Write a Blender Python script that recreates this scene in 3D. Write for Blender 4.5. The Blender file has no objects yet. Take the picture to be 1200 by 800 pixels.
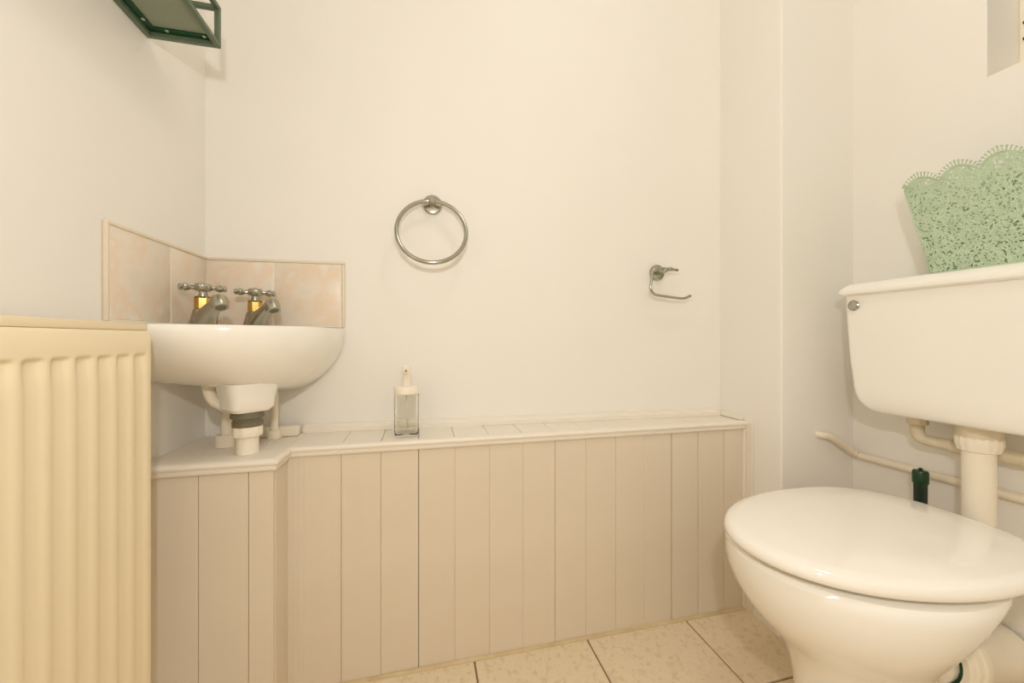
import bpy, bmesh, math, random
from mathutils import Vector, Matrix, noise
random.seed(7)
PI = math.pi
S = bpy.context.scene
C = S.collection

# ------------------------------------------------------------------ camera
F_PX, H_CAM = 450.0, 0.80
YAW = math.atan(105 / F_PX)
cam = bpy.data.cameras.new('camera')
cam.sensor_width = 36.0
cam.lens = F_PX / 1200 * 36
cam.shift_y = -3 / 1200
cam.clip_start = 0.01
cam_o = bpy.data.objects.new('camera', cam)
cam_o.location = (0, 0, H_CAM)
cam_o.rotation_euler = (PI / 2, 0, -YAW)
C.objects.link(cam_o)
S.camera = cam_o

# ------------------------------------------------------------------ world, lights, exposure
S.view_settings.view_transform = 'Standard'
S.view_settings.look = 'None'
S.view_settings.gamma = 1.0
S.view_settings.use_curve_mapping = False
S.view_settings.exposure = 0.05
S.cycles.max_bounces = 14
S.cycles.diffuse_bounces = 9
S.cycles.transmission_bounces = 10
w = bpy.data.worlds.new('daylight')
S.world = w
w.use_nodes = True
bg = w.node_tree.nodes['Background']
bg.inputs[0].default_value = (0.75, 0.85, 1.0, 1)
bg.inputs[1].default_value = 0.25

LAMP = Vector((0.45, 0.18, 2.30))        # ceiling lamp
FLASH = Vector((0.0, -0.12, 1.105))     # the photographer's flash, above the camera
def light(name, kind, loc, power, col, **k):
    l = bpy.data.lights.new(name, kind)
    l.energy = power
    l.color = col
    for a, b in k.items():
        setattr(l, a, b)
    o = bpy.data.objects.new(name, l)
    o.location = loc
    C.objects.link(o)
    return o
light('flash_light', 'POINT', FLASH, 12.0, (1.0, 0.985, 0.98), shadow_soft_size=0.022)
LAMP_POWER = 5.6
LAMP_COL = (1.0, 0.965, 0.895)

# ------------------------------------------------------------------ materials
def lin(c):
    return tuple(((v / 255) / 12.92 if v / 255 <= 0.04045 else ((v / 255 + 0.055) / 1.055) ** 2.4) for v in c)
def mat(name, rgb, rough=0.5, metal=0.0, spec=0.5, bump=0.0, bscale=60.0, var=None, vscale=8.0, trans=0.0, coat=0.0, detail=4.0, ior=1.5):
    m = bpy.data.materials.new(name)
    m.use_nodes = True
    nt = m.node_tree
    b = nt.nodes['Principled BSDF']
    b.inputs['Base Color'].default_value = (*lin(rgb), 1)
    b.inputs['Roughness'].default_value = rough
    b.inputs['Metallic'].default_value = metal
    b.inputs['Specular IOR Level'].default_value = spec
    b.inputs['Transmission Weight'].default_value = trans
    b.inputs['Coat Weight'].default_value = coat
    b.inputs['IOR'].default_value = ior
    tc = nt.nodes.new('ShaderNodeTexCoord')
    if var:
        n = nt.nodes.new('ShaderNodeTexNoise')
        n.inputs['Scale'].default_value = vscale
        n.inputs['Detail'].default_value = detail
        nt.links.new(tc.outputs['Object'], n.inputs['Vector'])
        r = nt.nodes.new('ShaderNodeValToRGB')
        cols = [rgb] + list(var)
        e = r.color_ramp.elements
        k = len(cols)
        while len(e) < k:
            e.new(0.5)
        for i, cc in enumerate(cols):
            e[i].position = 0.32 + 0.36 * i / (k - 1)
            e[i].color = (*lin(cc), 1)
        nt.links.new(n.outputs['Fac'], r.inputs['Fac'])
        nt.links.new(r.outputs['Color'], b.inputs['Base Color'])
    if bump:
        n2 = nt.nodes.new('ShaderNodeTexNoise')
        n2.inputs['Scale'].default_value = bscale
        n2.inputs['Detail'].default_value = 5
        nt.links.new(tc.outputs['Object'], n2.inputs['Vector'])
        bp = nt.nodes.new('ShaderNodeBump')
        bp.inputs['Strength'].default_value = bump
        bp.inputs['Distance'].default_value = 0.002
        nt.links.new(n2.outputs['Fac'], bp.inputs['Height'])
        nt.links.new(bp.outputs['Normal'], b.inputs['Normal'])
    return m

M = {}
M['wall'] = mat('wall_paint', (237, 234, 228), 0.5, spec=0.28, bump=0.18, bscale=14, var=[(235, 232, 225)], vscale=2.2)
M['ceiling'] = mat('ceiling_paint', (240, 238, 233), 0.8)
M['board'] = mat('board_paint', (224, 213, 196), 0.5, spec=0.35, bump=0.15, bscale=25, var=[(221, 209, 191)], vscale=5)
M['ledge'] = mat('ledge_paint', (234, 227, 215), 0.45, spec=0.35, bump=0.12, bscale=30)
M['bead'] = mat('floor_sealant', (214, 196, 160), 0.6, var=[(196, 174, 132)], vscale=14, bump=0.3, bscale=60)
M['gap'] = mat('joint_dark', (168, 150, 120), 0.9)
M['ceramic'] = mat('white_ceramic', (241, 238, 230), 0.12, spec=0.5, coat=0.3)
M['seat'] = mat('seat_plastic', (242, 238, 230), 0.07, spec=0.5)
M['plastic'] = mat('white_plastic', (239, 231, 214), 0.38)
M['oldplastic'] = mat('aged_plastic', (222, 210, 186), 0.45, var=[(205, 192, 165)], vscale=30)
M['paintpipe'] = mat('painted_pipe', (233, 223, 204), 0.4, bump=0.2, bscale=40)
M['radiator'] = mat('radiator_enamel', (235, 220, 188), 0.4, spec=0.4)
M['chrome'] = mat('chrome', (178, 176, 164), 0.16, metal=1.0)
M['dullchrome'] = mat('worn_chrome', (176, 172, 156), 0.32, metal=1.0, bump=0.1, bscale=90)
M['gold'] = mat('gold_plate', (206, 174, 104), 0.16, metal=1.0)
M['rubber'] = mat('dark_rubber', (112, 106, 84), 0.5)
M['black'] = mat('dark_green_metal', (8, 60, 28), 0.45, spec=0.4)
M['rail'] = mat('grey_green_metal', (92, 106, 84), 0.45, spec=0.4)
M['blackpanel'] = mat('grey_green_panel', (130, 138, 118), 0.55)
M['brush'] = mat('brush_plastic', (18, 46, 34), 0.35)
M['brushcap'] = mat('brush_cap', (8, 58, 26), 0.3)
M['screw'] = mat('screw_steel', (190, 205, 185), 0.3, metal=1.0)
M['seal'] = mat('seal_green', (10, 62, 30), 0.5)
M['basket'] = mat('sage_green_lacquer', (176, 196, 168), 0.42, spec=0.4, var=[(184, 202, 174)], vscale=40)
M['glass'] = mat('bottle_glass', (254, 255, 252), 0.03, trans=1.0, ior=1.22)
M['pump'] = mat('cream_pump', (240, 232, 216), 0.4)
M['walltile'] = mat('wall_tile_glaze', (222, 213, 198), 0.28, spec=0.5, var=[(228, 217, 202), (228, 208, 186), (230, 225, 214)], vscale=16, detail=8, bump=0.08, bscale=50)
M['grout'] = mat('white_grout', (238, 231, 216), 0.7)
M['tiletrim'] = mat('tile_edge_trim', (226, 212, 190), 0.4)
M['grout_floor'] = mat('floor_grout', (146, 124, 92), 0.9)
M['frosted'] = mat('frosted_glass', (235, 240, 238), 0.5, trans=1.0)
M['frame'] = mat('window_paint', (238, 230, 212), 0.4)
M['door'] = mat('door_paint', (238, 232, 222), 0.5)
ft = mat('floor_tile', (224, 208, 180), 0.55, spec=0.3, var=[(230, 214, 187), (214, 196, 166)], vscale=70, detail=10, bump=0.35, bscale=120)
M['floortile'] = ft

# ------------------------------------------------------------------ mesh helpers (geometry in world metres)
W = {}
def tag(o, label=None, cat=None, group=None, kind=None):
    if label: o['label'] = label
    if cat: o['category'] = cat
    if group: o['group'] = group
    if kind: o['kind'] = kind
    return o
def thing(name, loc, label, cat, group=None):
    o = bpy.data.objects.new(name, None)
    o.empty_display_size = 0.05
    o.location = loc
    C.objects.link(o)
    W[o] = Vector(loc)
    return tag(o, label, cat, group)
def obj(name, bm, m, parent=None, loc=None, smooth=False, keep=False):
    """link bm (world coordinates) as one mesh object with its origin at loc"""
    if loc is None:
        vs = [v.co for v in bm.verts]
        loc = (sum(v.x for v in vs) / len(vs), sum(v.y for v in vs) / len(vs), min(v.z for v in vs))
    loc = Vector(loc)
    bmesh.ops.recalc_face_normals(bm, faces=bm.faces) if not keep else None
    bmesh.ops.translate(bm, verts=bm.verts, vec=-loc)
    me = bpy.data.meshes.new(name)
    bm.to_mesh(me)
    bm.free()
    me.materials.append(M[m])
    if smooth is True:
        me.polygons.foreach_set('use_smooth', [True] * len(me.polygons))
    o = bpy.data.objects.new(name, me)
    C.objects.link(o)
    W[o] = loc
    if parent is not None:
        o.parent = parent
        o.location = loc - W[parent]
    else:
        o.location = loc
    if smooth == 'auto':
        me.polygons.foreach_set('use_smooth', [True] * len(me.polygons))
        for e in sharp_edges(me, 0.6):
            me.edges[e].use_edge_sharp = True
    return o
def sharp_edges(me, ang):
    b = bmesh.new()
    b.from_mesh(me)
    r = [e.index for e in b.edges if len(e.link_faces) == 2 and e.calc_face_angle(0) > ang]
    b.free()
    return r
def B():
    return bmesh.new()
def box(bm, a, b, bev=0.0, seg=1, mx=None):
    r = bmesh.ops.create_cube(bm, size=1)
    vs = r['verts']
    sz = [abs(b[i] - a[i]) for i in range(3)]
    ce = [(a[i] + b[i]) / 2 for i in range(3)]
    for v in vs:
        v.co = Vector((v.co.x * sz[0] + ce[0], v.co.y * sz[1] + ce[1], v.co.z * sz[2] + ce[2]))
    allv = vs
    if bev > 0:
        es = list({e for v in vs for e in v.link_edges})
        rr = bmesh.ops.bevel(bm, geom=es, offset=bev, segments=seg, affect='EDGES', profile=0.5)
        allv = list({v for f in rr['faces'] for v in f.verts} | {v for v in vs if v.is_valid})
    if mx is not None:
        for v in allv:
            v.co = mx @ v.co
    return bm
def prism(bm, poly, z0, z1):
    """poly: plan polygon (x, y)"""
    lo = [bm.verts.new((x, y, z0)) for x, y in poly]
    hi = [bm.verts.new((x, y, z1)) for x, y in poly]
    n = len(poly)
    bm.faces.new(lo[::-1]); bm.faces.new(hi)
    for i in range(n):
        bm.faces.new((lo[i], lo[(i + 1) % n], hi[(i + 1) % n], hi[i]))
    return bm
def loft(bm, rings, cap0=True, cap1=True, closed=True):
    vr = [[bm.verts.new(p) for p in r] for r in rings]
    n = len(vr[0])
    for a, b in zip(vr, vr[1:]):
        for i in range(n if closed else n - 1):
            j = (i + 1) % n
            bm.faces.new((a[i], a[j], b[j], b[i]))
    if cap0: bm.faces.new(vr[0][::-1])
    if cap1: bm.faces.new(vr[-1])
    return bm
def lathe(bm, prof, loc, axis=(0, 0, 1), seg=28, cap0=True, cap1=True):
    q = Vector((0, 0, 1)).rotation_difference(Vector(axis).normalized())
    rings = []
    for r, z in prof:
        rings.append([Vector(loc) + q @ Vector((r * math.cos(2 * PI * i / seg), r * math.sin(2 * PI * i / seg), z)) for i in range(seg)])
    return loft(bm, rings, cap0, cap1)
def smooth_path(pts, n=6, closed=False):
    P = [Vector(p) for p in pts]
    out = []
    m = len(P)
    for i in range(m - 1):
        p0 = P[max(i - 1, 0)]; p1 = P[i]; p2 = P[i + 1]; p3 = P[min(i + 2, m - 1)]
        for k in range(n):
            t = k / n
            out.append(0.5 * ((2 * p1) + (p2 - p0) * t + (2 * p0 - 5 * p1 + 4 * p2 - p3) * t * t + (3 * p1 - p0 - 3 * p2 + p3) * t ** 3))
    out.append(P[-1])
    return out
def fillet(pts, r, n=6):
    P = [Vector(p) for p in pts]
    out = [P[0]]
    for a, b, c in zip(P, P[1:], P[2:]):
        d1 = (a - b).normalized(); d2 = (c - b).normalized()
        k = min(r, (a - b).length * 0.49, (c - b).length * 0.49)
        s, e = b + d1 * k, b + d2 * k
        for i in range(n + 1):
            t = i / n
            out.append(s * (1 - t) ** 2 + b * 2 * t * (1 - t) + e * t * t)
    out.append(P[-1])
    return out
def tube(bm, pts, rad, seg=12, closed=False):
    P = [Vector(p) for p in pts]
    n = len(P)
    rd = rad if isinstance(rad, (list, tuple)) else [rad] * n
    t0 = (P[1] - P[0]).normalized()
    u = t0.orthogonal().normalized()
    rings = []
    pt = t0
    for i in range(n):
        if closed:
            t = (P[(i + 1) % n] - P[i - 1]).normalized()
        else:
            t = (P[min(i + 1, n - 1)] - P[max(i - 1, 0)]).normalized()
        u = (pt.rotation_difference(t) @ u)
        u = (u - t * u.dot(t)).normalized()
        v = t.cross(u)
        pt = t
        rings.append([P[i] + (u * math.cos(2 * PI * k / seg) + v * math.sin(2 * PI * k / seg)) * rd[i] for k in range(seg)])
    if closed:
        rings.append(rings[0])
        vr = [[bm.verts.new(p) for p in r] for r in rings[:-1]]
        for a in range(n):
            A, Bq = vr[a], vr[(a + 1) % n]
            for i in range(seg):
                bm.faces.new((A[i], A[(i + 1) % seg], Bq[(i + 1) % seg], Bq[i]))
        return bm
    return loft(bm, rings)
def ball(bm, loc, r, seg=12, sc=(1, 1, 1)):
    rr = bmesh.ops.create_uvsphere(bm, u_segments=seg, v_segments=max(6, seg // 2 + 2), radius=r)
    for v in rr['verts']:
        v.co = Vector((v.co.x * sc[0], v.co.y * sc[1], v.co.z * sc[2])) + Vector(loc)
    return bm
def struct(name, bm, m, smooth=False):
    return tag(obj(name, bm, m, None, None, smooth), kind='structure')

# ------------------------------------------------------------------ the room
XL, XR, YF = -0.53, 1.183, -0.95
XS, YG = 0.935, 0.836            # left face and front face of the boxed corner
ZC = 2.36
def yb(x):                        # back wall, a little out of square
    return 1.112 - 0.0408 * (x + 0.53)
T = 0.10
b = B(); prism(b, [(XL, yb(XL)), (XS, yb(XS)), (XS, yb(XS) + T), (XL, yb(XL) + T)], 0, ZC)
wall_back = struct('wall_back', b, 'wall')
b = B(); box(b, (XL - T, YF, 0), (XL, yb(XL) + T, ZC))
wall_left = struct('wall_left', b, 'wall')
b = B(); prism(b, [(XS, yb(XS) + T), (XS, YG + 0.004), (XS + 0.0012, YG + 0.0012), (XS + 0.004, YG), (XR + 0.14, YG), (XR + 0.14, yb(XS) + T)], 0, ZC)
wall_corner = struct('wall_corner', b, 'wall')
# right wall with a window opening
WY0, WY1, WZ0, WZ1, WT = -0.10, 0.572, 1.36, 2.05, 0.14
b = B()
box(b, (XR, YF, 0), (XR + WT, YG, WZ0)); box(b, (XR, YF, WZ1), (XR + WT, YG, ZC))
box(b, (XR, WY1, WZ0), (XR + WT, YG, WZ1)); box(b, (XR, YF, WZ0), (XR + WT, WY0, WZ1))
wall_right = struct('wall_right', b, 'wall')
b = B(); box(b, (XL - T, YF - T, 0), (-0.35, YF, ZC)); box(b, (0.45, YF - T, 0), (XR + WT, YF, ZC)); box(b, (-0.35, YF - T, 2.02), (0.45, YF, ZC))
wall_front = struct('wall_front', b, 'wall')
b = B(); box(b, (XL - T, YF - T, ZC), (XR + WT, yb(XL) + T, ZC + 0.05))
ceiling = struct('ceiling', b, 'ceiling')
b = B(); box(b, (XL - T, YF - T, -0.06), (XR + WT, yb(XL) + T, -0.004))
floor = struct('floor', b, 'grout_floor')
# door behind the camera
b = B(); box(b, (-0.345, YF - 0.06, 0.006), (0.445, YF - 0.02, 2.015), 0.002)
door = struct('door_1', b, 'door')
for z0, z1 in ((0.22, 0.85), (1.02, 1.85)):
    for x0, x1 in ((-0.25, 0.01), (0.09, 0.35)):
        b = B(); box(b, (x0, YF - 0.021, z0), (x1, YF - 0.012, z1), 0.006); obj('panel', b, 'door', door)
b = B(); lathe(b, [(0.022, 0), (0.022, 0.006), (0.009, 0.008), (0.009, 0.035), (0.024, 0.042), (0.024, 0.058), (0.01, 0.064)], (-0.29, YF - 0.02, 1.0), (0, 1, 0))
obj('door_handle', b, 'chrome', door, smooth='auto')
# window
b = B()
fx0, fx1 = XR + 0.098, XR + 0.136
for a, c in (((fx0, WY0, WZ0), (fx1, WY0 + 0.045, WZ1)), ((fx0, WY1 - 0.045, WZ0), (fx1, WY1, WZ1)),
             ((fx0, WY0 + 0.045, WZ0), (fx1, WY1 - 0.045, WZ0 + 0.045)), ((fx0, WY0 + 0.045, WZ1 - 0.045), (fx1, WY1 - 0.045, WZ1))):
    box(b, a, c, 0.003)
win = struct('window_1', b, 'frame')
b = B(); box(b, (XR + 0.11, WY0 + 0.045, WZ0 + 0.045), (XR + 0.116, WY1 - 0.045, WZ1 - 0.045)); obj('pane', b, 'frosted', win)
for z in (1.455, 1.49):
    b = B(); lathe(b, [(0.004, 0), (0.004, 0.004), (0.002, 0.006)], (fx0, WY1 - 0.012, z), (-1, 0, 0), 10); obj('screw', b, 'black', win)
b = B(); box(b, (XR + 0.001, WY0 + 0.0005, WZ0 + 0.0002), (fx0, WY1 - 0.0005, WZ0 + 0.003)); obj('window_sill', b, 'frame', win)
# skirting on the right wall
b = B(); box(b, (XR - 0.014, YF, 0), (XR, YG - 0.0005, 0.152), 0.004); struct('baseboard_right', b, 'ledge')
# floor tiles, 300 mm
YP = 0.955
tx = [0.126 + 0.302 * k for k in range(-3, 5)]
ty = [0.735 + 0.302 * k for k in range(-6, 2)]
def clampv(v, a, c): return max(a, min(c, v))
for i in range(len(tx) - 1):
    for j in range(len(ty) - 1):
        x0, x1 = clampv(tx[i], XL, XR), clampv(tx[i + 1], XL, XR)
        y0, y1 = clampv(ty[j], YF, YP), clampv(ty[j + 1], YF, YP)
        if x0 > XS - 0.01: y1 = min(y1, YG)
        if x1 - x0 < 0.02 or y1 - y0 < 0.02: continue
        b = B(); box(b, (x0 + 0.0022, y0 + 0.0022, -0.008), (x1 - 0.0022, y1 - 0.0022, 0.0), 0.0015)
        obj('tile', b, 'floortile', floor)

# ------------------------------------------------------------------ boarded pipe boxing with ledge
ZL, YJ, XJ = 0.557, 0.87, -0.295
b = B(); prism(b, [(XL, YJ + 0.013), (XJ - 0.013, YJ + 0.013), (XJ - 0.013, YP + 0.013), (XS, YP + 0.013), (XS, yb(XS) - 0.002), (XL, yb(XL) - 0.002)], 0.0, ZL - 0.012)
panelling = struct('wall_panelling', b, 'gap')
bx = [-0.183 + 0.087 * k for k in range(-1, 13)]
edges = [XJ] + [x for x in bx[1:]] + [XS - 0.009]
def jit(): return random.uniform(0, 0.0007)
gaps = [0.0003] + [random.choice((0.0001, 0.0002, 0.0004, 0.0007)) for _ in edges[1:]]
gaps[11] = 0.0011
for gi, (x0, x1) in enumerate(zip(edges, edges[1:])):
    if x1 - x0 < 0.02: continue
    g, g1 = gaps[gi], gaps[gi + 1]
    o = jit()
    b = B(); box(b, (x0 + g, YP + o, 0.0), (x1 - g1, YP + 0.0125, ZL - 0.012), 0.0009); obj('board', b, 'board', panelling)
    b = B()
    ya = min(yb(x0), yb(x1)) - 0.0005
    box(b, (x0 + 0.0006, YP + 0.001, ZL - 0.012), (x1 - 0.0006, ya, ZL - jit()), 0.0012); obj('ledge_board', b, 'ledge', panelling)
je = [XL, -0.427, -0.34, XJ]
for x0, x1 in zip(je, je[1:]):
    o = jit()
    b = B(); box(b, (x0 + 0.0005, YJ + o, 0.0), (x1 - 0.0005, YJ + 0.0125, ZL - 0.012), 0.0009); obj('board', b, 'board', panelling)
    b = B(); box(b, (x0 + 0.0006, YJ + 0.001, ZL - 0.012), (x1 - 0.0006, min(yb(x0), yb(x1)) - 0.0005, ZL - jit()), 0.0012); obj('ledge_board', b, 'ledge', panelling)
b = B(); box(b, (XJ - 0.0125, YJ + 0.013, 0.0), (XJ, YP, ZL - 0.012), 0.001); obj('board', b, 'board', panelling)
# reeded corner trim beside the step
b = B()
for k in range(3):
    box(b, (XJ - 0.0005 + 0.011 * k, YP - 0.0012, 0.0), (XJ + 0.0110 + 0.011 * k, YP + 0.003, ZL - 0.012), 0.0008)
obj('corner_trim', b, 'board', panelling)
b = B(); box(b, (XS - 0.009, YP - 0.006, 0.0), (XS - 0.0003, YP + 0.01, ZL - 0.006), 0.003, 2); box(b, (XS - 0.0045, YP - 0.03, 0.0), (XS - 0.0003, YP - 0.006, ZL - 0.001), 0.0015); obj('corner_trim', b, 'ledge', panelling)
# moulded nosing along the ledge front
prof = [(0.0, ZL + 0.0015), (0.006, ZL + 0.0015), (0.0105, ZL - 0.001), (0.0125, ZL - 0.0055), (0.0115, ZL - 0.0095), (0.0075, ZL - 0.0115), (0.0072, ZL - 0.013), (0.0085, ZL - 0.0145), (0.0085, ZL - 0.019), (0.006, ZL - 0.0225), (0.0, ZL - 0.0235)]
rings = [[Vector((XL + 0.0002, YJ - o, z)) for o, z in prof], [Vector((XJ + o, YJ - o, z)) for o, z in prof],
         [Vector((XJ + o, YP - o, z)) for o, z in prof], [Vector((XS - 0.0003, YP - o, z)) for o, z in prof]]
b = B(); loft(b, rings); obj('nosing', b, 'ledge', panelling, smooth='auto')
# upstand strips along the walls at the back of the ledge
def strip(x0, x1, h, t, z0):
    b = B()
    rr = []
    for x in (x0, x1):
        y = yb(x)
        rr.append([Vector((x, y - 0.0003, z0)), Vector((x, y - t, z0)), Vector((x, y - t, z0 + h * 0.55)), Vector((x, y - t * 0.55, z0 + h * 0.72)), Vector((x, y - t * 0.5, z0 + h)), Vector((x, y - 0.0003, z0 + h))])
    return loft(b, rr)
obj('upstand', strip(-0.30, XS - 0.013, 0.021, 0.015, ZL), 'ledge', panelling)
b = B(); box(b, (XS - 0.012, YP + 0.004, ZL), (XS - 0.0003, yb(XS) - 0.001, ZL + 0.012), 0.003, 2); obj('upstand', b, 'ledge', panelling)
# sealant bead along the floor
b = B()
r0 = 0.007
pr = [(0, 0)] + [(r0 * math.cos(t * PI / 8), r0 * math.sin(t * PI / 8)) for t in range(5)]
pts = [(XL + 0.001, YJ), (XJ, YJ), (XJ, YP), (XS - 0.001, YP)]
rings = [[Vector((XL + 0.0005, YJ - o, z)) for o, z in pr], [Vector((XJ + o, YJ - o, z)) for o, z in pr], [Vector((XJ + o, YP - o, z)) for o, z in pr], [Vector((XS - 0.0005, YP - o, z)) for o, z in pr]]
loft(b, rings)
obj('floor_bead', b, 'bead', panelling, smooth='auto')

# ------------------------------------------------------------------ splashback tiles in the corner
sp = thing('tile_splashback', (XL + 0.08, yb(XL) - 0.05, 0.83), 'mottled pinkish beige ceramic tiles in the corner behind the basin taps', 'tiles')
ZT0, ZT1, TT = 0.834, 0.996, 0.007
ang = math.atan(-0.0408)
def wallframe(x):                # frame on the back wall: local x along the wall, local -y into the room
    return Matrix.Translation((x, yb(x), 0)) @ Matrix.Rotation(ang, 4, 'Z')
mxb = wallframe(XL)
for u0, u1 in ((0.007, 0.157), (0.160, 0.319)):
    b = B(); box(b, (u0, -TT, ZT0), (u1, -0.0005, ZT1), 0.0022, 2, mxb); obj('tile', b, 'walltile', sp, smooth='auto')
b = B(); box(b, (0.0, -0.0055, ZT0 - 0.003), (0.322, -0.0003, ZT1 + 0.001), 0, 1, mxb); obj('grout', b, 'grout', sp)
for y0, y1 in ((0.966, 1.104), (0.803, 0.963)):
    b = B(); box(b, (XL + 0.0005, y0, ZT0), (XL + TT, y1, ZT1), 0.0022, 2); obj('tile', b, 'walltile', sp, smooth='auto')
b = B(); box(b, (XL + 0.0003, 0.80, ZT0 - 0.003), (XL + 0.0055, 1.1065, ZT1 + 0.001)); obj('grout', b, 'grout', sp)
# edge trims
b = B(); box(b, (0.0, -0.009, ZT1 + 0.0005), (0.330, -0.0004, ZT1 + 0.008), 0.003, 2, mxb); obj('edge_trim', b, 'tiletrim', sp, smooth='auto')
b = B(); box(b, (0.3225, -0.009, ZT0 - 0.003), (0.330, -0.0004, ZT1 + 0.001), 0.003, 2, mxb); obj('edge_trim', b, 'tiletrim', sp, smooth='auto')
b = B(); box(b, (XL + 0.0004, 0.792, ZT1 + 0.0005), (XL + 0.009, 1.103, ZT1 + 0.008), 0.003, 2); obj('edge_trim', b, 'tiletrim', sp, smooth='auto')
b = B(); box(b, (XL + 0.0004, 0.7925, ZT0 - 0.003), (XL + 0.008, 0.7995, ZT1 + 0.008), 0.002, 2); obj('edge_trim', b, 'tiletrim', sp, smooth='auto')

# ------------------------------------------------------------------ corner basin
cx, cy = XL + 0.002, yb(XL) - 0.006
CY = lambda u: cy - 0.0408 * u
def uv(u, v, z):                 # u along the back wall, v along the left wall towards the room
    return Vector((cx + u, CY(u) - v, z))
ZB = 0.826
def basin_outline(n=56, L=0.325):
    # wall corner, then right end, rounded front, left end
    P = [(0.0, 0.0)]
    for i in range(1, 8): P.append((L * i / 8, 0.0))
    nf, e = 40, 2 / 2.5
    for k in range(nf + 1):
        t = PI / 2 * k / nf
        P.append((L * math.cos(t) ** e if k < nf else 0.0, L * math.sin(t) ** e))
    for i in range(7, 0, -1): P.append((0.0, L * i / 8))
    return P
OUT = basin_outline()
CU = 0.165
def shrink(p, r):
    res = []
    for t in p:
        k = clampv(t / 0.14, 0, 1)
        k = k * k * (3 - 2 * k)
        res.append(t + (1 - r) * (CU - t) * k)
    return tuple(res)
prof_b = [(0.982, ZB), (0.996, ZB - 0.004), (1.0, ZB - 0.014), (0.992, ZB - 0.028), (0.962, ZB - 0.043), (0.905, ZB - 0.060), (0.815, ZB - 0.078), (0.69, ZB - 0.096), (0.545, ZB - 0.112), (0.40, ZB - 0.124), (0.26, ZB - 0.132), (0.10, ZB - 0.136)]
b = B()
outer = []
for r, z in prof_b:
    ring = []
    for p in OUT:
        q = shrink(p, r)
        dep = (ZB - z) * (1 + 0.26 * (q[0] - q[1]) / 0.3 * clampv((ZB - z) / 0.03, 0, 1))
        ring.append(uv(q[0], q[1], ZB - dep))
    outer.append(ring)
# bowl: an oval whose long axis lies across the corner
dc = 0.172
def oval(k, z, a=0.125, d=0.083):
    ring = []
    for (u, v) in OUT:
        du, dv = u - dc, v - dc
        t = math.atan2((du + dv) / math.sqrt(2) / d, (du - dv) / math.sqrt(2) / a)
        e, g = a * k * math.cos(t), d * k * math.sin(t)
        ring.append(uv(dc + (e + g) / math.sqrt(2), dc + (g - e) / math.sqrt(2), z))
    return ring
inner = [oval(0.12, ZB - 0.107), oval(0.5, ZB - 0.10), oval(0.78, ZB - 0.075), oval(0.92, ZB - 0.035), oval(0.98, ZB - 0.008), oval(1.03, ZB - 0.001)]
loft(b, inner + outer)
basin_root = thing('corner_basin', uv(0.1, 0.1, ZB - 0.125), 'white ceramic corner washbasin with rounded front under the two taps', 'basin')
obj('bowl', b, 'ceramic', basin_root, smooth='auto')
# square ceramic neck under the bowl
nk = uv(0.166, 0.176, 0)
dsp = Vector((1, -1, 0)).normalized()      # direction from the corner into the room
lat = Vector((1, 1, 0)).normalized()
def sqring(c, hw, hd, z, n=40, e=4.5):
    R = []
    for i in range(n):
        t = 2 * PI * i / n
        a, d = math.cos(t), math.sin(t)
        R.append(Vector((c.x, c.y, z)) + lat * (hw * math.copysign(abs(a) ** (2 / e), a)) + dsp * (hd * math.copysign(abs(d) ** (2 / e), d)))
    return R
b = B(); loft(b, [sqring(nk, 0.050, 0.046, ZB - 0.118), sqring(nk, 0.046, 0.043, ZB - 0.140), sqring(nk, 0.044, 0.041, ZB - 0.150), sqring(nk, 0.042, 0.039, ZB - 0.170), sqring(nk, 0.035, 0.033, ZB - 0.178)])
obj('neck', b, 'ceramic', basin_root, smooth='auto')
b = B(); lathe(b, [(0.021, 0), (0.021, 0.002), (0.004, 0.0025)], uv(dc, dc, ZB - 0.1075), (0, 0, 1)); obj('plughole', b, 'chrome', basin_root, smooth='auto')

# waste fitting under the basin
wst = thing('basin_waste', (nk.x, nk.y, ZL), 'white plastic waste pipe with ribbed nut below the basin neck', 'waste pipe')
b = B(); lathe(b, [(0.028, 0.616), (0.028, 0.626), (0.0265, 0.627), (0.0265, 0.632), (0.031, 0.634), (0.031, 0.641), (0.029, 0.6475)], (nk.x, nk.y, 0)); obj('gasket', b, 'rubber', wst, smooth='auto')
b = B()
R = []
for r, z in ((0.022, 0.594), (0.0255, 0.595), (0.0265, 0.598), (0.0265, 0.615), (0.0255, 0.617), (0.023, 0.618)):
    R.append([Vector((nk.x + (r + (0.0012 if k % 6 < 3 else 0)) * math.cos(2 * PI * k / 48), nk.y + (r + (0.0012 if k % 6 < 3 else 0)) * math.sin(2 * PI * k / 48), z)) for k in range(48)])
loft(b, R); obj('nut', b, 'plastic', wst, smooth='auto')
b = B(); lathe(b, [(0.0205, ZL + 0.0005), (0.0205, 0.596)], (nk.x, nk.y, 0)); obj('pipe', b, 'plastic', wst, smooth='auto')
# overflow hose
b = B(); tube(b, smooth_path([uv(0.078, 0.155, 0.722), uv(0.080, 0.155, 0.70), uv(0.092, 0.16, 0.672), uv(0.115, 0.165, 0.657), uv(0.135, 0.17, 0.653)], 6), 0.011, 14)
obj('overflow_hose', b, 'plastic', basin_root, smooth=True)

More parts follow.
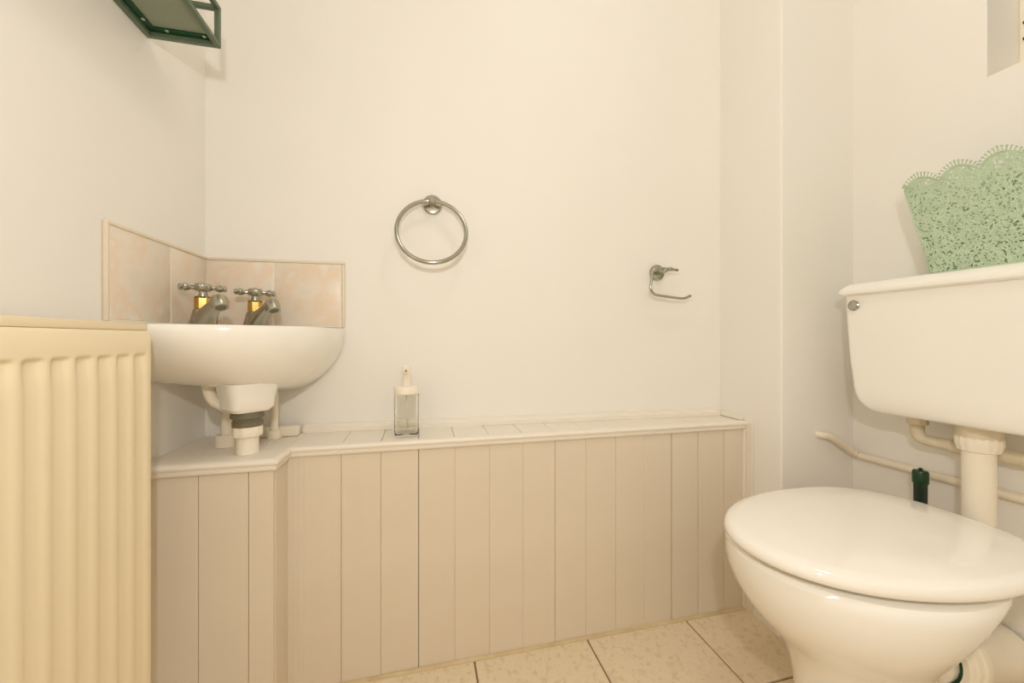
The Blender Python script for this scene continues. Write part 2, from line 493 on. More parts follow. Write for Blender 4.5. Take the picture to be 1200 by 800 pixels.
def supply(name, pts, r, label, cx0, cy0, coll):
    t = thing(name, (cx0, cy0, ZL), label, 'pipe')
    b = B(); tube(b, smooth_path(pts, 6), r, 14); obj('pipe', b, 'paintpipe', t, smooth=True)
    b = B(); lathe(b, coll, (cx0, cy0, ZL + 0.0003)); obj('collar', b, 'paintpipe', t, smooth='auto')
    return t
p = uv(0.095, 0.105, 0)
supply('supply_pipe', [(p.x, p.y, ZL + 0.001), (p.x, p.y, 0.60), (p.x + 0.004, p.y, 0.64), (p.x + 0.016, p.y + 0.008, 0.67), (p.x + 0.02, p.y + 0.01, 0.685)], 0.011,
       'fat white painted pipe curving up behind the basin waste near the left wall', p.x, p.y, [(0.022, 0), (0.022, 0.024), (0.019, 0.027)])
p2 = uv(0.175, 0.05, 0)
supply('supply_pipe', [(p2.x, p2.y, ZL + 0.001), (p2.x, p2.y, 0.63), (p2.x, p2.y, 0.66), (p2.x - 0.002, p2.y, 0.695)], 0.0085,
       'slim straight white painted pipe rising from the ledge to the basin', p2.x, p2.y, [(0.016, 0), (0.016, 0.018), (0.013, 0.021)])
b = B(); box(b, (p2.x - 0.045, p2.y + 0.006, ZL + 0.0003), (p2.x + 0.05, p2.y + 0.034, ZL + 0.026), 0.004, 2)
pc = obj('pipe_cover', b, 'paintpipe', smooth='auto'); tag(pc, 'short white boxed pipe cover on the ledge against the back wall', 'pipe cover')

# ------------------------------------------------------------------ taps
def tap(base, label):
    t = thing('basin_tap', base, label, 'tap', 'cross-head taps on the basin')
    O = Vector(base)
    up = Vector((0, 0, 1))
    # base flange + leaning body that turns into the spout
    b = B(); lathe(b, [(0.027, 0), (0.027, 0.003), (0.0255, 0.005)], O); obj('flange', b, 'dullchrome', t, smooth='auto')
    b = B()
    rings = []
    for k, (s, z, hw, hh, tilt) in enumerate([(0.006, 0.003, 0.0225, 0.030, 0.0), (0.010, 0.012, 0.021, 0.030, 0.12), (0.018, 0.021, 0.0185, 0.026, 0.35), (0.030, 0.031, 0.016, 0.021, 0.6), (0.046, 0.038, 0.0145, 0.0165, 0.75), (0.064, 0.046, 0.0135, 0.0145, 0.88), (0.080, 0.053, 0.0132, 0.0135, 0.95)]):
        c = O + dsp * s + up * z
        axis = (up * math.cos(tilt) + dsp * math.sin(tilt))
        side = (dsp * math.cos(tilt) - up * math.sin(tilt))
        rings.append([c + lat * (hw * math.cos(2 * PI * i / 24)) + side * (hh * math.sin(2 * PI * i / 24)) for i in range(24)])
    loft(b, rings); obj('spout', b, 'dullchrome', t, smooth='auto')
    # outlet: short cylinder tilted downwards
    b = B()
    ax = (up * 0.86 - dsp * 0.5).normalized()
    c = O + dsp * 0.087 + up * 0.038
    lathe(b, [(0.0095, 0.004), (0.010, 0.0), (0.0142, 0.0), (0.0152, 0.004), (0.0152, 0.021), (0.0125, 0.026)], c, ax); obj('outlet', b, 'dullchrome', t, smooth='auto')
    b = B(); lathe(b, [(0.0099, 0.0005), (0.0099, 0.003)], c, ax); obj('outlet_mesh', b, 'rubber', t)
    # pillar under the bonnet
    b = B(); lathe(b, [(0.0255, 0.003), (0.0215, 0.018), (0.018, 0.033), (0.0165, 0.038)], O - dsp * 0.001); obj('pillar', b, 'dullchrome', t, smooth='auto')
    b = B()
    lathe(b, [(0.0155, 0.038), (0.0165, 0.040), (0.0165, 0.062), (0.0145, 0.066)], O, seg=8); obj('bonnet', b, 'gold', t)
    b = B(); lathe(b, [(0.009, 0.066), (0.009, 0.07), (0.0075, 0.071), (0.0075, 0.077), (0.014, 0.0785), (0.016, 0.082), (0.016, 0.089), (0.0135, 0.094), (0.007, 0.096)], O)
    hd = obj('handle_hub', b, 'chrome', t, smooth='auto')
    a0 = 0.42
    for k in range(4):
        d = Vector((math.cos(a0 + k * PI / 2), math.sin(a0 + k * PI / 2), 0))
        b = B(); lathe(b, [(0.0055, 0.008), (0.0050, 0.017), (0.0046, 0.021), (0.0078, 0.026), (0.0085, 0.031), (0.0060, 0.0345), (0.0072, 0.037), (0.0062, 0.041), (0.002, 0.0425)], O + up * 0.0855, d, 14)
        obj('handle_arm', b, 'chrome', hd, smooth='auto')
    return t
tap((-0.468, 0.973, ZB + 0.0004), 'chrome cross-head tap with gold collar, the one nearer the radiator')
tap((-0.394, 1.046, ZB + 0.0004), 'chrome cross-head tap with gold collar, the one nearer the towel ring')

# ------------------------------------------------------------------ radiator on the left wall
RX, RY1, RY0, RZ0, RZ1 = -0.43, 0.745, -0.12, 0.19, 0.813
rad = thing('radiator', (-0.47, 0.31, RZ0), 'cream enamelled panel radiator with vertical channels on the left wall', 'radiator')
b = B()
pit = 0.034
ys = []
ych = 0.719 + 0.003
y = RY1
cols = [RY1, RY1 - 0.004]
k = 0
while True:
    yc = 0.7185 - pit * k
    if yc < RY0 + 0.02: break
    for f in (-0.47, -0.40, -0.33, -0.26, -0.19, 0.0, 0.19, 0.26, 0.33, 0.40, 0.47): cols.append(yc - f * pit)
    k += 1
cols += [RY0 + 0.004, RY0]
cols = sorted(set(cols), reverse=True)
rows = [RZ0, RZ0 + 0.026, RZ0 + 0.030, RZ0 + 0.034, RZ0 + 0.04, 0.5, 0.735, 0.744, 0.752, 0.760, 0.766, 0.771, 0.7725, 0.774, 0.7755, 0.777, 0.7785, 0.781, 0.785, RZ1 - 0.006, RZ1 - 0.002, RZ1]
def ss(a, c, t):
    t = clampv((t - a) / (c - a), 0, 1)
    return t * t * (3 - 2 * t)
def radx(y, z):
    ph = ((0.7185 - y) / pit + 0.5) % 1.0 - 0.5
    inside = 1.0 if (0.7185 - y) > -0.55 * pit else 0.0
    a = 1 - ss(0.14, 0.46, abs(ph))
    zz = (1 - ss(0.7725, 0.7785, z)) * ss(RZ0 + 0.026, RZ0 + 0.04, z)
    x = RX - (0.0022 + 0.0038 * ss(0.735, 0.770, z)) * a * zz * inside
    if z > RZ1 - 0.003: x -= 0.004 * (z - (RZ1 - 0.006)) / 0.006
    if y > RY1 - 0.001 or y < RY0 + 0.001: x -= 0.002
    return x
grid = [[b.verts.new((radx(y, z), y, z)) for y in cols] for z in rows]
back = [[b.verts.new((RX - 0.012, y, z)) for y in (cols[0], cols[-1])] for z in (rows[0], rows[-1])]
for i in range(len(rows) - 1):
    for j in range(len(cols) - 1):
        b.faces.new((grid[i][j], grid[i][j + 1], grid[i + 1][j + 1], grid[i + 1][j]))
b.faces.new([grid[-1][j] for j in range(len(cols))] + [back[1][1], back[1][0]])
b.faces.new([grid[0][j] for j in range(len(cols))][::-1] + [back[0][0], back[0][1]])
b.faces.new([grid[i][0] for i in range(len(rows))] + [back[1][0], back[0][0]])
b.faces.new([grid[i][-1] for i in range(len(rows))][::-1] + [back[0][1], back[1][1]])
b.faces.new((back[0][0], back[1][0], back[1][1], back[0][1]))
obj('front_panel', b, 'radiator', rad, smooth='auto')
b = B(); box(b, (XL + 0.02, RY0, RZ0), (XL + 0.03, RY1 - 0.004, RZ1), 0.002); obj('rear_panel', b, 'radiator', rad)
b = B(); box(b, (XL + 0.016, RY0, RZ1 + 0.0002), (RX - 0.0042, RY1 - 0.0015, RZ1 + 0.0125), 0.0025, 2); obj('top_cover', b, 'radiator', rad, smooth='auto')
for y0 in (RY0 + 0.001, RY1 - 0.0035):
    b = B(); box(b, (XL + 0.016, y0, RZ0 + 0.01), (RX - 0.0125, y0 + 0.0025, RZ1 + 0.0005), 0.0008); obj('end_panel', b, 'radiator', rad)
for y0 in (0.05, 0.58):
    b = B(); box(b, (XL + 0.001, y0, 0.28), (XL + 0.0205, y0 + 0.03, 0.74), 0.001); obj('bracket', b, 'radiator', rad)

# ------------------------------------------------------------------ wall shelf above the basin
SX0, SX1, SY0, SY1, SZ0, SZ1 = XL + 0.001, -0.402, 0.45, 0.903, 1.394, 1.478
sh = thing('wall_shelf', (XL, 0.68, SZ0), 'dark green black metal frame wall shelf high on the left wall', 'shelf')
r = 0.009
def bar(a, c, m='rail', nm='rail'):
    b = B(); box(b, a, c, 0.0008); return obj(nm, b, m, sh)
for z, nm in ((SZ0, 'bottom_rail'), (SZ1 - r, 'top_rail')):
    bar((SX1 - r, SY0, z), (SX1, SY1, z + r), nm=nm)
    bar((SX0, SY0, z), (SX0 + r, SY1, z + r), nm=nm)
    bar((SX0 + r, SY1 - r, z), (SX1 - r, SY1, z + r), nm=nm)
    bar((SX0 + r, SY0, z), (SX1 - r, SY0 + r, z + r), nm=nm)
for x in (SX0, SX1 - r):
    for y in (SY0, SY1 - r):
        bar((x, y, SZ0 + r), (x + r, y + r, SZ1 - r), nm='upright')
b = B(); box(b, (SX0 + r, SY0 + r, SZ0 + 0.011), (SX1 - r, SY1 - r, SZ0 + 0.014)); obj('shelf_panel', b, 'blackpanel', sh)
b = B()
q0, q1, q2, q3 = SX0 + r - 0.002, SX1 - r + 0.002, SY0 + r - 0.002, SY1 - r + 0.002
for a, c in (((q0, q2, SZ0 + 0.0085), (q1, q2 + 0.015, SZ0 + 0.011)), ((q0, q3 - 0.015, SZ0 + 0.0085), (q1, q3, SZ0 + 0.011)),
             ((q0, q2 + 0.015, SZ0 + 0.0085), (q0 + 0.015, q3 - 0.015, SZ0 + 0.011))):
    box(b, a, c)
obj('lip', b, 'black', sh)
for x, y in ((SX0 + 0.016, SY1 - 0.04), (SX0 + 0.042, SY1 - 0.017), (SX1 - 0.022, SY1 - 0.017)):
    b = B(); lathe(b, [(0.0035, 0), (0.003, 0.0015), (0.001, 0.002)], (x, y, SZ0 + 0.009), (0, 0, -1), 10); obj('screw', b, 'screw', sh)

# ------------------------------------------------------------------ towel ring
def wp(x, off, z):               # a point off the back wall
    n = Vector((math.sin(-ang), -math.cos(ang), 0)) * -1
    n = Vector((-0.0408, -1, 0)).normalized()
    return Vector((x, yb(x), z)) + n * off
nw = Vector((-0.0408, -1, 0)).normalized()
uw = Vector((1, -0.0408, 0)).normalized()
tr = thing('towel_ring', wp(0.027, 0, 1.175), 'round chrome towel ring hanging from a disc mount on the wall', 'towel ring')
b = B(); lathe(b, [(0.0265, 0.0004), (0.0265, 0.006), (0.024, 0.009), (0.013, 0.0105)], wp(0.027, 0, 1.171), nw); obj('mount', b, 'chrome', tr, smooth='auto')
b = B(); lathe(b, [(0.0095, 0.009), (0.0085, 0.02), (0.0095, 0.027), (0.0095, 0.041), (0.006, 0.044)], wp(0.027, 0, 1.171), nw, 20); obj('post', b, 'chrome', tr, smooth='auto')
b = B()
RR = 0.0900
c0 = wp(0.0265, 0.034, 1.171)
tl = -0.25
dn = Vector((0, 0, -1)) * math.cos(tl) - nw * math.sin(tl)
pts = [c0 + dn * RR + uw * (RR * math.sin(2 * PI * i / 72)) - dn * (RR * math.cos(2 * PI * i / 72)) for i in range(72)]
tube(b, pts, 0.0056, 12, closed=True); obj('ring', b, 'chrome', tr, smooth=True)

# ------------------------------------------------------------------ toilet roll holder
th = thing('toilet_roll_holder', wp(0.722, 0, 1.0), 'empty chrome toilet roll holder with bent open arm on the wall', 'roll holder')
zr = 1.005
b = B(); lathe(b, [(0.0245, 0.0004), (0.0245, 0.006), (0.022, 0.009), (0.012, 0.0105)], wp(0.709, 0, zr), nw); obj('mount', b, 'chrome', th, smooth='auto')
b = B(); lathe(b, [(0.008, 0.009), (0.0075, 0.03), (0.0075, 0.052), (0.004, 0.054)], wp(0.709, 0, zr), nw, 18); obj('post', b, 'chrome', th, smooth='auto')
b = B()
P0 = [wp(0.752, 0.046, zr + 0.002), wp(0.700, 0.046, zr + 0.006), wp(0.668, 0.046, zr + 0.002), wp(0.662, 0.046, zr - 0.060), wp(0.676, 0.046, zr - 0.074), wp(0.772, 0.046, zr - 0.084), wp(0.794, 0.046, zr - 0.074)]
tube(b, fillet(P0, 0.014), 0.0040, 12); obj('arm', b, 'chrome', th, smooth=True)
b = B(); lathe(b, [(0.0048, 0), (0.0062, 0.002), (0.0062, 0.012), (0.0046, 0.014)], wp(0.720, 0.046, zr + 0.0045), uw, 16); obj('collar', b, 'chrome', th, smooth='auto')

# ------------------------------------------------------------------ soap dispenser on the ledge
sx, sy = -0.039, 1.005
sd = thing('soap_dispenser', (sx, sy, ZL), 'clear glass soap dispenser with cream pump top on the ledge', 'dispenser')
b = B()
lathe(b, [(0.001, ZL + 0.0008), (0.026, ZL + 0.0008), (0.029, ZL + 0.004), (0.0298, ZL + 0.012), (0.0298, 0.660), (0.0285, 0.664), (0.0265, 0.664), (0.0272, 0.655), (0.0272, ZL + 0.016), (0.025, ZL + 0.0095), (0.001, ZL + 0.0085)], (sx, sy, 0), seg=40)
obj('bottle', b, 'glass', sd, smooth='auto')
b = B(); lathe(b, [(0.0302, 0.6625), (0.0315, 0.664), (0.0315, 0.678), (0.030, 0.681), (0.012, 0.683)], (sx, sy, 0), seg=36); obj('cap', b, 'pump', sd, smooth='auto')
b = B(); lathe(b, [(0.0115, 0.682), (0.0115, 0.700), (0.0125, 0.7015), (0.0125, 0.716), (0.0118, 0.728), (0.009, 0.733), (0.003, 0.735)], (sx, sy, 0), seg=28); pm = obj('pump', b, 'pump', sd, smooth='auto')
dn_ = Vector((-0.0, -1, -0.12)).normalized()
b = B(); lathe(b, [(0.0075, 0.004), (0.0072, 0.03), (0.0062, 0.036), (0.0028, 0.036), (0.0024, 0.030)], (sx, sy, 0.726), dn_, 16); obj('nozzle', b, 'pump', pm, smooth='auto')
b = B(); lathe(b, [(0.0021, 0.031), (0.0021, 0.0335)], (sx, sy, 0.726), dn_, 10); obj('nozzle_hole', b, 'rubber', pm)
b = B(); tube(b, [(sx, sy, 0.668), (sx, sy, 0.62), (sx + 0.003, sy, 0.575)], 0.0028, 8); obj('dip_tube', b, 'pump', sd, smooth=True)

# ------------------------------------------------------------------ toilet
YT = 0.548
TX0, TL, TW = 0.541, 0.502, 0.362
TM = TX0 + 0.55 * TL
def seat_ring(s, z, dx=0.0, n=72, nb=2.7):
    R = []
    for i in range(n):
        t = 2 * PI * i / n
        cxx, sy_ = math.cos(t), math.sin(t)
        if cxx < 0:
            x = -0.55 * TL * abs(cxx); yy = TW / 2 * math.copysign(abs(sy_) ** 0.95, sy_)
        else:
            x = 0.45 * TL * abs(cxx) ** (2 / nb); yy = TW / 2 * math.copysign(abs(sy_) ** (2 / nb), sy_)
        R.append(Vector((TM + dx + x * s, YT + yy * s, z)))
    return R
toilet = thing('toilet', (0.82, YT, 0), 'white ceramic toilet pan with closed white lid below the cistern', 'toilet')
ZLID = 0.452
b = B(); loft(b, [seat_ring(0.955, 0.4325), seat_ring(0.985, 0.4325), seat_ring(0.998, 0.4355), seat_ring(1.0, 0.441), seat_ring(0.99, 0.4485), seat_ring(0.965, 0.4530), seat_ring(0.90, 0.4560), seat_ring(0.6, 0.4585), seat_ring(0.3, 0.4595), seat_ring(0.05, 0.4595)])
obj('lid', b, 'seat', toilet, smooth=True)
b = B(); loft(b, [seat_ring(0.68, 0.4225), seat_ring(0.90, 0.4225), seat_ring(0.92, 0.4245), seat_ring(0.92, 0.429), seat_ring(0.90, 0.4315), seat_ring(0.68, 0.4315)], False, False)
v = list(b.verts)
n = 72
for i in range(n): b.faces.new((v[i], v[(i + 1) % n], v[5 * n + (i + 1) % n], v[5 * n + i]))
obj('seat', b, 'seat', toilet, smooth='auto')
def pan_ring(xf, xb, wd, z, n=72, nb=2.4):
    m = xf + 0.55 * (xb - xf)
    R = []
    for i in range(n):
        t = 2 * PI * i / n
        a, d = math.cos(t), math.sin(t)
        if a < 0: x, yy = -(m - xf) * abs(a), wd / 2 * d
        else: x, yy = (xb - m) * abs(a) ** (2 / nb), wd / 2 * math.copysign(abs(d) ** (2 / nb), d)
        R.append(Vector((m + x, YT + yy, z)))
    return R
pans = [(0.660, 0.94, 0.21, 0.0), (0.664, 0.935, 0.205, 0.02), (0.678, 0.90, 0.185, 0.06), (0.682, 0.88, 0.178, 0.11), (0.678, 0.875, 0.180, 0.16), (0.667, 0.87, 0.190, 0.205), (0.650, 0.866, 0.208, 0.24), (0.627, 0.864, 0.232, 0.267), (0.602, 0.866, 0.262, 0.292), (0.580, 0.872, 0.292, 0.318), (0.564, 0.884, 0.322, 0.345), (0.554, 0.902, 0.344, 0.375), (0.551, 0.926, 0.354, 0.400), (0.552, 0.940, 0.355, 0.413), (0.558, 0.950, 0.348, 0.4200), (0.568, 0.945, 0.335, 0.4220)]
rings = [pan_ring(*p[:3], p[3]) for p in pans]
rings += [pan_ring(0.62, 0.89, 0.25, 0.4220), pan_ring(0.625, 0.885, 0.24, 0.395), pan_ring(0.65, 0.83, 0.19, 0.33), pan_ring(0.69, 0.80, 0.11, 0.25), pan_ring(0.72, 0.77, 0.04, 0.23)]
b = B(); loft(b, rings); pan = obj('pan', b, 'ceramic', toilet, smooth='auto')
# rear shelf of the pan that carries hinges and flush inlet, and the outlet horn
b = B()
def rr(x0, x1, w2, z, e=3.6, n=40):
    R = []
    for i in range(n):
        t = 2 * PI * i / n
        a, d = math.cos(t), math.sin(t)
        R.append(Vector(((x0 + x1) / 2 + (x1 - x0) / 2 * math.copysign(abs(a) ** (2 / e), a), YT + w2 * math.copysign(abs(d) ** (2 / e), d), z)))
    return R
loft(b, [rr(0.83, 0.965, 0.05, 0.30), rr(0.84, 1.02, 0.066, 0.33), rr(0.85, 1.05, 0.078, 0.355), rr(0.86, 1.064, 0.088, 0.40), rr(0.86, 1.060, 0.086, 0.4205)])
obj('rear_shelf', b, 'ceramic', pan, smooth='auto')
b = B()
tube(b, smooth_path([(0.80, YT, 0.13), (0.85, YT, 0.205), (0.90, YT, 0.208), (0.945, YT, 0.190), (0.982, YT, 0.184)], 5), [0.07 - 0.0014 * i for i in range(21)], 22); obj('outlet_horn', b, 'ceramic', pan, smooth=True)
for dy in (-0.078, 0.078):
    b = B(); lathe(b, [(0.014, 0.4115), (0.014, 0.424), (0.010, 0.43)], (1.036, YT + dy, 0.009), seg=16); obj('hinge', b, 'chrome', toilet, smooth='auto')
# pan connector to the wall
con = thing('pan_connector', (1.09, YT, 0.115), 'white ribbed plastic pan connector between the toilet and the wall', 'pipe')
axc = Vector((1, 0, -0.16)).normalized()
co = Vector((0.964, YT, 0.186))
b = B(); lathe(b, [(0.0510, 0), (0.060, 0), (0.062, 0.004), (0.062, 0.012), (0.058, 0.015), (0.058, 0.022), (0.061, 0.025), (0.061, 0.032), (0.057, 0.035), (0.057, 0.046), (0.060, 0.050), (0.060, 0.062), (0.057, 0.072), (0.053, 0.080), (0.052, 0.206), (0.047, 0.206), (0.0510, 0.0)], co, axc, 40, False, False); obj('sleeve', b, 'plastic', con, smooth='auto')
b = B(); lathe(b, [(0.043, 0.002), (0.0512, 0.002), (0.0512, 0.012), (0.043, 0.012)], co, axc, 40); obj('seal', b, 'seal', con, smooth='auto')

# ------------------------------------------------------------------ cistern
YCI = 0.544
CX0, CX1 = 1.02, XR - 0.0005
cis = thing('toilet_cistern', (1.1, YCI, 0.628), 'white ceramic wall cistern with overhanging lid and round chrome button', 'cistern')
def cring(z, hw, x0):
    # plan: rounded front corners, flat back at the wall
    R = []
    rc = 0.012
    n = 8
    for k in range(n + 1):
        t = PI / 2 * k / n
        R.append(Vector((x0 + rc - rc * math.cos(t), YCI - hw + rc - rc * math.sin(t), z)))
    # back near -> near front corner -> far front corner -> back far
    near = R[::-1]
    near = [Vector((x0 + rc - rc * math.sin(PI / 2 * k / n), YCI - hw + rc - rc * math.cos(PI / 2 * k / n), z)) for k in range(n + 1)]
    far = [Vector((p.x, 2 * YCI - p.y, z)) for p in near[::-1]]
    return [Vector((CX1, YCI - hw, z))] + near + far + [Vector((CX1, YCI + hw, z))]
cp = [(0.6285, 0.115, CX0 + 0.022), (0.629, 0.135, CX0 + 0.012), (0.6345, 0.1500, CX0 + 0.006), (0.644, 0.163, CX0 + 0.003), (0.655, 0.1715, CX0 + 0.001), (0.672, 0.178, CX0), (0.69, 0.1815, CX0), (0.75, 0.189, CX0), (0.82, 0.195, CX0), (0.87, 0.1975, CX0), (0.905, 0.1985, CX0)]
b = B(); loft(b, [cring(*q) for q in cp]); obj('tank', b, 'ceramic', cis, smooth='auto')
lp = [(0.905, 0.203, CX0 - 0.005), (0.909, 0.2085, CX0 - 0.010), (0.915, 0.2095, CX0 - 0.011), (0.9205, 0.2075, CX0 - 0.009), (0.9325, 0.197, CX0 + 0.003), (0.9355, 0.192, CX0 + 0.009), (0.9365, 0.175, CX0 + 0.03)]
b = B(); loft(b, [cring(*q) for q in lp]); obj('lid', b, 'ceramic', cis, smooth='auto')
b = B(); lathe(b, [(0.0125, 0.0003), (0.0125, 0.003), (0.0105, 0.0045), (0.0105, 0.006), (0.004, 0.007)], (CX0, 0.7185, 0.881), (-1, 0, 0), 26); obj('button', b, 'chrome', cis, smooth='auto')

# flush pipe
YFL, XFL = YCI, 1.10
fl = thing('flush_pipe', (XFL, YFL, 0.36), 'white plastic flush pipe with ribbed nut between the cistern and the pan', 'flush pipe')
b = B(); lathe(b, [(0.032, 0.6), (0.032, 0.6285)], (XFL, YFL, 0)); obj('washer', b, 'oldplastic', fl, smooth='auto')
b = B()
R = []
for r, z in ((0.025, 0.572), (0.029, 0.574), (0.031, 0.582), (0.0325, 0.588), (0.0325, 0.599), (0.0305, 0.602), (0.026, 0.602)):
    R.append([Vector((XFL + (r + (0.0012 if k % 4 < 2 else 0)) * math.cos(2 * PI * k / 64), YFL + (r + (0.0012 if k % 4 < 2 else 0)) * math.sin(2 * PI * k / 64), z)) for k in range(64)])
loft(b, R); obj('nut', b, 'plastic', fl, smooth='auto')
b = B(); tube(b, [(XFL, YFL, 0.574)] + fillet([(XFL, YFL, 0.50), (XFL, YFL, 0.372), (1.066, YFL, 0.367)], 0.034), 0.0238, 26); obj('pipe', b, 'plastic', fl, smooth='auto')
b = B(); tube(b, [(1.0655, YFL, 0.367), (1.079, YFL, 0.367)], 0.031, 24); obj('cone', b, 'oldplastic', fl, smooth='auto')

# water supply to the cistern
iv = thing('inlet_pipe', (1.128, 0.625, 0.56), 'aged plastic inlet elbow with ribbed nut under the cistern', 'pipe')
xi, yi = 1.12, 0.655
b = B()
R = []
for r, z in ((0.0155, 0.602), (0.0178, 0.604), (0.0178, 0.624), (0.0155, 0.628)):
    R.append([Vector((xi + (r + (0.0010 if k % 4 < 2 else 0)) * math.cos(2 * PI * k / 40), yi + (r + (0.0010 if k % 4 < 2 else 0)) * math.sin(2 * PI * k / 40), z)) for k in range(40)])
loft(b, R); obj('nut', b, 'oldplastic', iv, smooth='auto')
b = B(); tube(b, fillet([(xi, yi, 0.607), (xi, yi, 0.569), (xi + 0.02, 0.60, 0.564), (1.150, 0.44, 0.562)], 0.024), 0.0125, 14); obj('pipe', b, 'oldplastic', iv, smooth=True)
b = B(); tube(b, [(1.1395, 0.605, 0.5640), (1.1425, 0.585, 0.5638)], 0.0155, 16); obj('coupling', b, 'oldplastic', iv, smooth='auto')

# painted pipe along the wall
b = B(); tube(b, fillet([(1.056, YG + 0.01, 0.538), (1.060, YG - 0.010, 0.538), (1.085, YG - 0.0125, 0.534), (1.165, YG - 0.014, 0.484), (1.1725, YG - 0.03, 0.479), (1.1725, -0.3, 0.479)], 0.018), 0.0095, 14)
wpipe = obj('wall_pipe', b, 'paintpipe', smooth=True); tag(wpipe, 'thin white painted pipe running low along the wall behind the flush pipe', 'pipe')

# ------------------------------------------------------------------ toilet brush behind the pan
bxp, byp = 1.118, 0.648
br = thing('toilet_brush', (bxp, byp, 0), 'dark green black toilet brush standing behind the toilet lid', 'brush')
b = B(); lathe(b, [(0.046, 0), (0.046, 0.006), (0.040, 0.01), (0.036, 0.12), (0.034, 0.125), (0.031, 0.12), (0.034, 0.014), (0.002, 0.012)], (bxp, byp, 0.0005)); obj('holder', b, 'brush', br, smooth='auto')
b = B(); lathe(b, [(0.004, 0.03), (0.024, 0.032), (0.027, 0.06), (0.024, 0.10), (0.01, 0.11)], (bxp, byp, 0)); obj('brush_head', b, 'plastic', br, smooth='auto')
b = B(); lathe(b, [(0.006, 0.10), (0.006, 0.36), (0.0115, 0.37), (0.012, 0.474)], (bxp, byp, 0), seg=20); obj('handle', b, 'brush', br, smooth='auto')
b = B(); lathe(b, [(0.0135, 0.468), (0.0142, 0.470), (0.0142, 0.493), (0.0125, 0.497), (0.004, 0.4985), (0.0038, 0.502), (0.001, 0.5035)], (bxp, byp, 0), seg=20); obj('handle_cap', b, 'brushcap', br, smooth='auto')

# ------------------------------------------------------------------ lacy basket on the cistern
ZK0, ZK1 = 0.9375, 1.128
KB = (1.062, 1.150, 0.325, 0.597)     # bottom x0 x1 y0 y1
KT = (1.042, 1.172, 0.290, 0.632)     # top
bk = thing('lace_basket', (1.10, 0.46, ZK0), 'sage green lacy metal basket with scalloped rim on the cistern lid', 'basket')
fl_c = [(random.uniform(-0.005, 0.005) + 0.021 + 0.047 * i + (0.023 if j % 2 else 0), 0.022 + 0.041 * j + random.uniform(-0.004, 0.004), random.uniform(0, 6)) for i in range(-1, 8) for j in range(0, 5)]
def lace(s, t):
    """(hole, relief) of the pressed lace pattern at s metres along, t metres up"""
    best = 9; bc = None
    for c in fl_c:
        d = (s - c[0]) ** 2 + (t - c[1]) ** 2
        if d < best: best = d; bc = c
    d = math.sqrt(best)
    a = math.atan2(t - bc[1], s - bc[0]) + bc[2]
    R = 0.0165
    pet = 0.72 + 0.28 * math.cos(6 * a)
    if d < R * pet:
        rel = 0.0010 * (1 - d / R) + 0.0006 * abs(math.sin(6 * a))
        hole = (0.42 < d / (R * pet) < 0.62) and math.cos(6 * a) > 0.55
        return hole, rel
    nz = noise.noise(Vector((s * 260, t * 260, 1.7)))
    n2 = noise.noise(Vector((s * 420, t * 420, 5.1)))
    hole = nz > 0.2 and abs(d - R) > 0.0016 and abs(n2) > 0.05
    return hole, 0.0005 * n2
PER = 0.059
def scal(s):                    # scalloped rim height above the panel
    f = (s / PER) % 1.0
    return 0.020 * abs(math.sin(PI * f)) ** 0.8
def panel(p00, p10, p01, p11, out, nm, hseed):
    """corner points bottom-start, bottom-end, top-start, top-end"""
    p00, p10, p01, p11 = map(Vector, (p00, p10, p01, p11))
    Ltop = (p11 - p01).length; Hh = (p01 - p00).length
    nu, nv = max(20, int(Ltop / 0.0013)), int((Hh + 0.02) / 0.0013)
    out = Vector(out)
    b = B()
    vg = {}
    def vert(i, j):
        if (i, j) in vg: return vg[(i, j)]
        u, v_ = i / nu, j / nv
        q = (p00.lerp(p10, u)).lerp(p01.lerp(p11, u), v_)
        top = scal(u * Ltop)
        q = q + (p01 - p00).normalized() * (top * v_ ** 3)
        h, rel = lace(u * Ltop + hseed, v_ * Hh)
        vg[(i, j)] = b.verts.new(q + out * rel)
        return vg[(i, j)]
    for j in range(nv):
        for i in range(nu):
            u, v_ = (i + 0.5) / nu, (j + 0.5) / nv
            rim = min(i, nu - 1 - i) < 2 or j < 3 or j >= nv - 3
            if not rim and lace(u * Ltop + hseed, v_ * Hh)[0]: continue
            b.faces.new((vert(i, j), vert(i + 1, j), vert(i + 1, j + 1), vert(i, j + 1)))
    o = obj(nm, b, 'basket', bk, keep=True)
    md = o.modifiers.new('sheet', 'SOLIDIFY'); md.thickness = 0.0008; md.offset = 0
    # fan of loops on every scallop
    m = B()
    ns = int(Ltop / PER + 0.999)
    for k in range(ns):
        s0 = (k + 0.5) * PER
        for q in range(-6, 7):
            f = q / 6.6
            s = s0 + f * PER * 0.47
            if s < 0.003 or s > Ltop - 0.003: continue
            base = p01.lerp(p11, s / Ltop)
            upv = (p01 - p00).normalized()
            alv = (p11 - p01).normalized()
            st = base + upv * (scal(s) - 0.0015)
            ln = 0.0115 * (1 - 0.45 * abs(f))
            dirn = (upv * math.cos(f * 1.1) + alv * math.sin(f * 1.1))
            en = st + dirn * ln
            tube(m, [st, st.lerp(en, 0.5), en], [0.0008, 0.0008, 0.0012], 6)
            ball(m, en, 0.0019, 8)
    oo = obj(nm.replace('panel', 'rim'), m, 'basket', bk, smooth=True)
    rimb = B()
    N = 90
    tube(rimb, [p01.lerp(p11, i / N) + (p01 - p00).normalized() * (scal(i / N * Ltop) - 0.001) + out * 0.0004 for i in range(N + 1)], 0.0015, 8)
    obj('rim_wire', rimb, 'basket', bk, smooth=True)
fb = (KB[0], KB[3], ZK0 + 0.001), (KB[0], KB[2], ZK0 + 0.001), (KT[0], KT[3], ZK1), (KT[0], KT[2], ZK1)
panel(*fb, (-1, 0, 0), 'front_panel', 0.0)
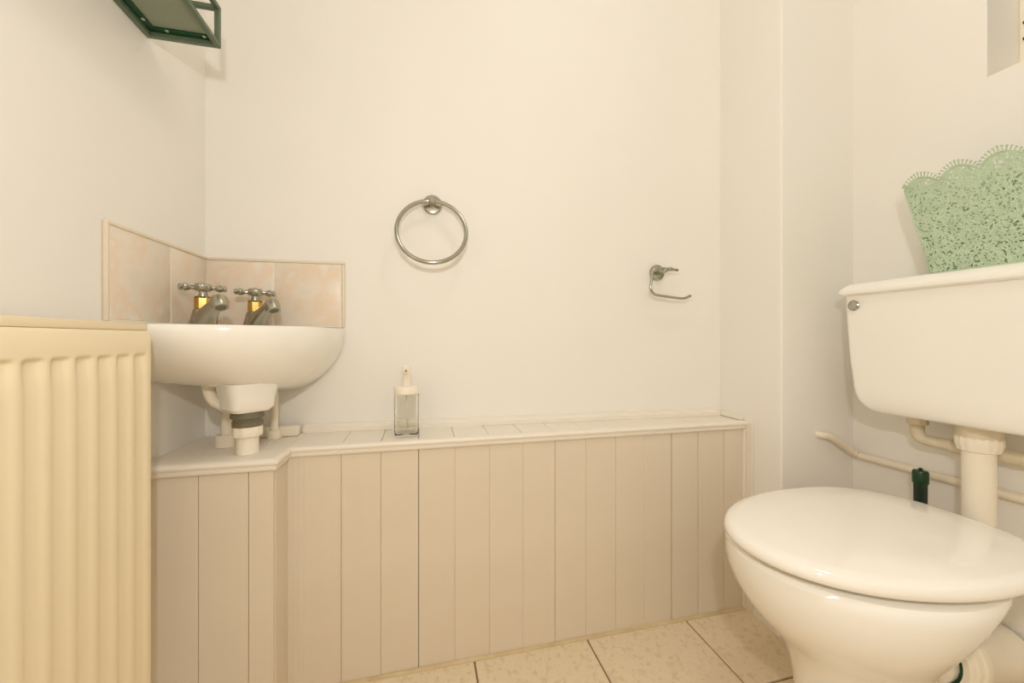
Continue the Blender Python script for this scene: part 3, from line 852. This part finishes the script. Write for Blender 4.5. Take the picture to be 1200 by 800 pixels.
panel((KB[1], KB[3], ZK0 + 0.001), (KB[0], KB[3], ZK0 + 0.001), (KT[1], KT[3], ZK1), (KT[0], KT[3], ZK1), (0, 1, 0), 'side_panel', 0.1)
panel((KB[0], KB[2], ZK0 + 0.001), (KB[1], KB[2], ZK0 + 0.001), (KT[0], KT[2], ZK1), (KT[1], KT[2], ZK1), (0, -1, 0), 'side_panel', 0.17)
panel((KB[1], KB[2], ZK0 + 0.001), (KB[1], KB[3], ZK0 + 0.001), (KT[1], KT[2], ZK1), (KT[1], KT[3], ZK1), (1, 0, 0), 'rear_panel', 0.05)
b = B(); box(b, (KB[0], KB[2], ZK0 + 0.0002), (KB[1], KB[3], ZK0 + 0.0014)); obj('base', b, 'basket', bk)
for (x0, y0), (x1, y1) in (((KB[0], KB[3]), (KT[0], KT[3])), ((KB[0], KB[2]), (KT[0], KT[2])), ((KB[1], KB[3]), (KT[1], KT[3])), ((KB[1], KB[2]), (KT[1], KT[2]))):
    b = B(); tube(b, [(x0, y0, ZK0 + 0.002), (x1, y1, ZK1)], 0.0014, 8); obj('corner_wire', b, 'basket', bk, smooth=True)
b = B(); tube(b, [(KB[0], KB[2], ZK0 + 0.002), (KB[0], KB[3], ZK0 + 0.002)], 0.0016, 8); obj('bottom_wire', b, 'basket', bk, smooth=True)

# ------------------------------------------------------------------ ceiling lamp
lamp = thing('ceiling_lamp', (LAMP.x, LAMP.y, LAMP.z - 0.02), 'round opal glass ceiling lamp on a white base', 'lamp')
b = B(); lathe(b, [(0.15, ZC - 0.03), (0.155, ZC - 0.028), (0.155, ZC - 0.0005)], (LAMP.x, LAMP.y, 0), seg=40); obj('base', b, 'frame', lamp, smooth='auto')
m = bpy.data.materials.new('opal_glass'); m.use_nodes = True
pb = m.node_tree.nodes['Principled BSDF']
pb.inputs['Base Color'].default_value = (0.9, 0.88, 0.82, 1)
pb.inputs['Emission Color'].default_value = (*LAMP_COL, 1)
LAMP_AREA = 2 * PI * 0.14 ** 2
pb.inputs['Emission Strength'].default_value = LAMP_POWER / (PI * 0.105)
M['opal'] = m
b = B(); lathe(b, [(0.14 * math.cos(t), ZC - 0.03 - 0.08 * math.sin(t)) for t in [PI / 2 * k / 10 for k in range(10)]] + [(0.002, ZC - 0.11)], (LAMP.x, LAMP.y, 0), seg=40); obj('shade', b, 'opal', lamp, smooth=True)
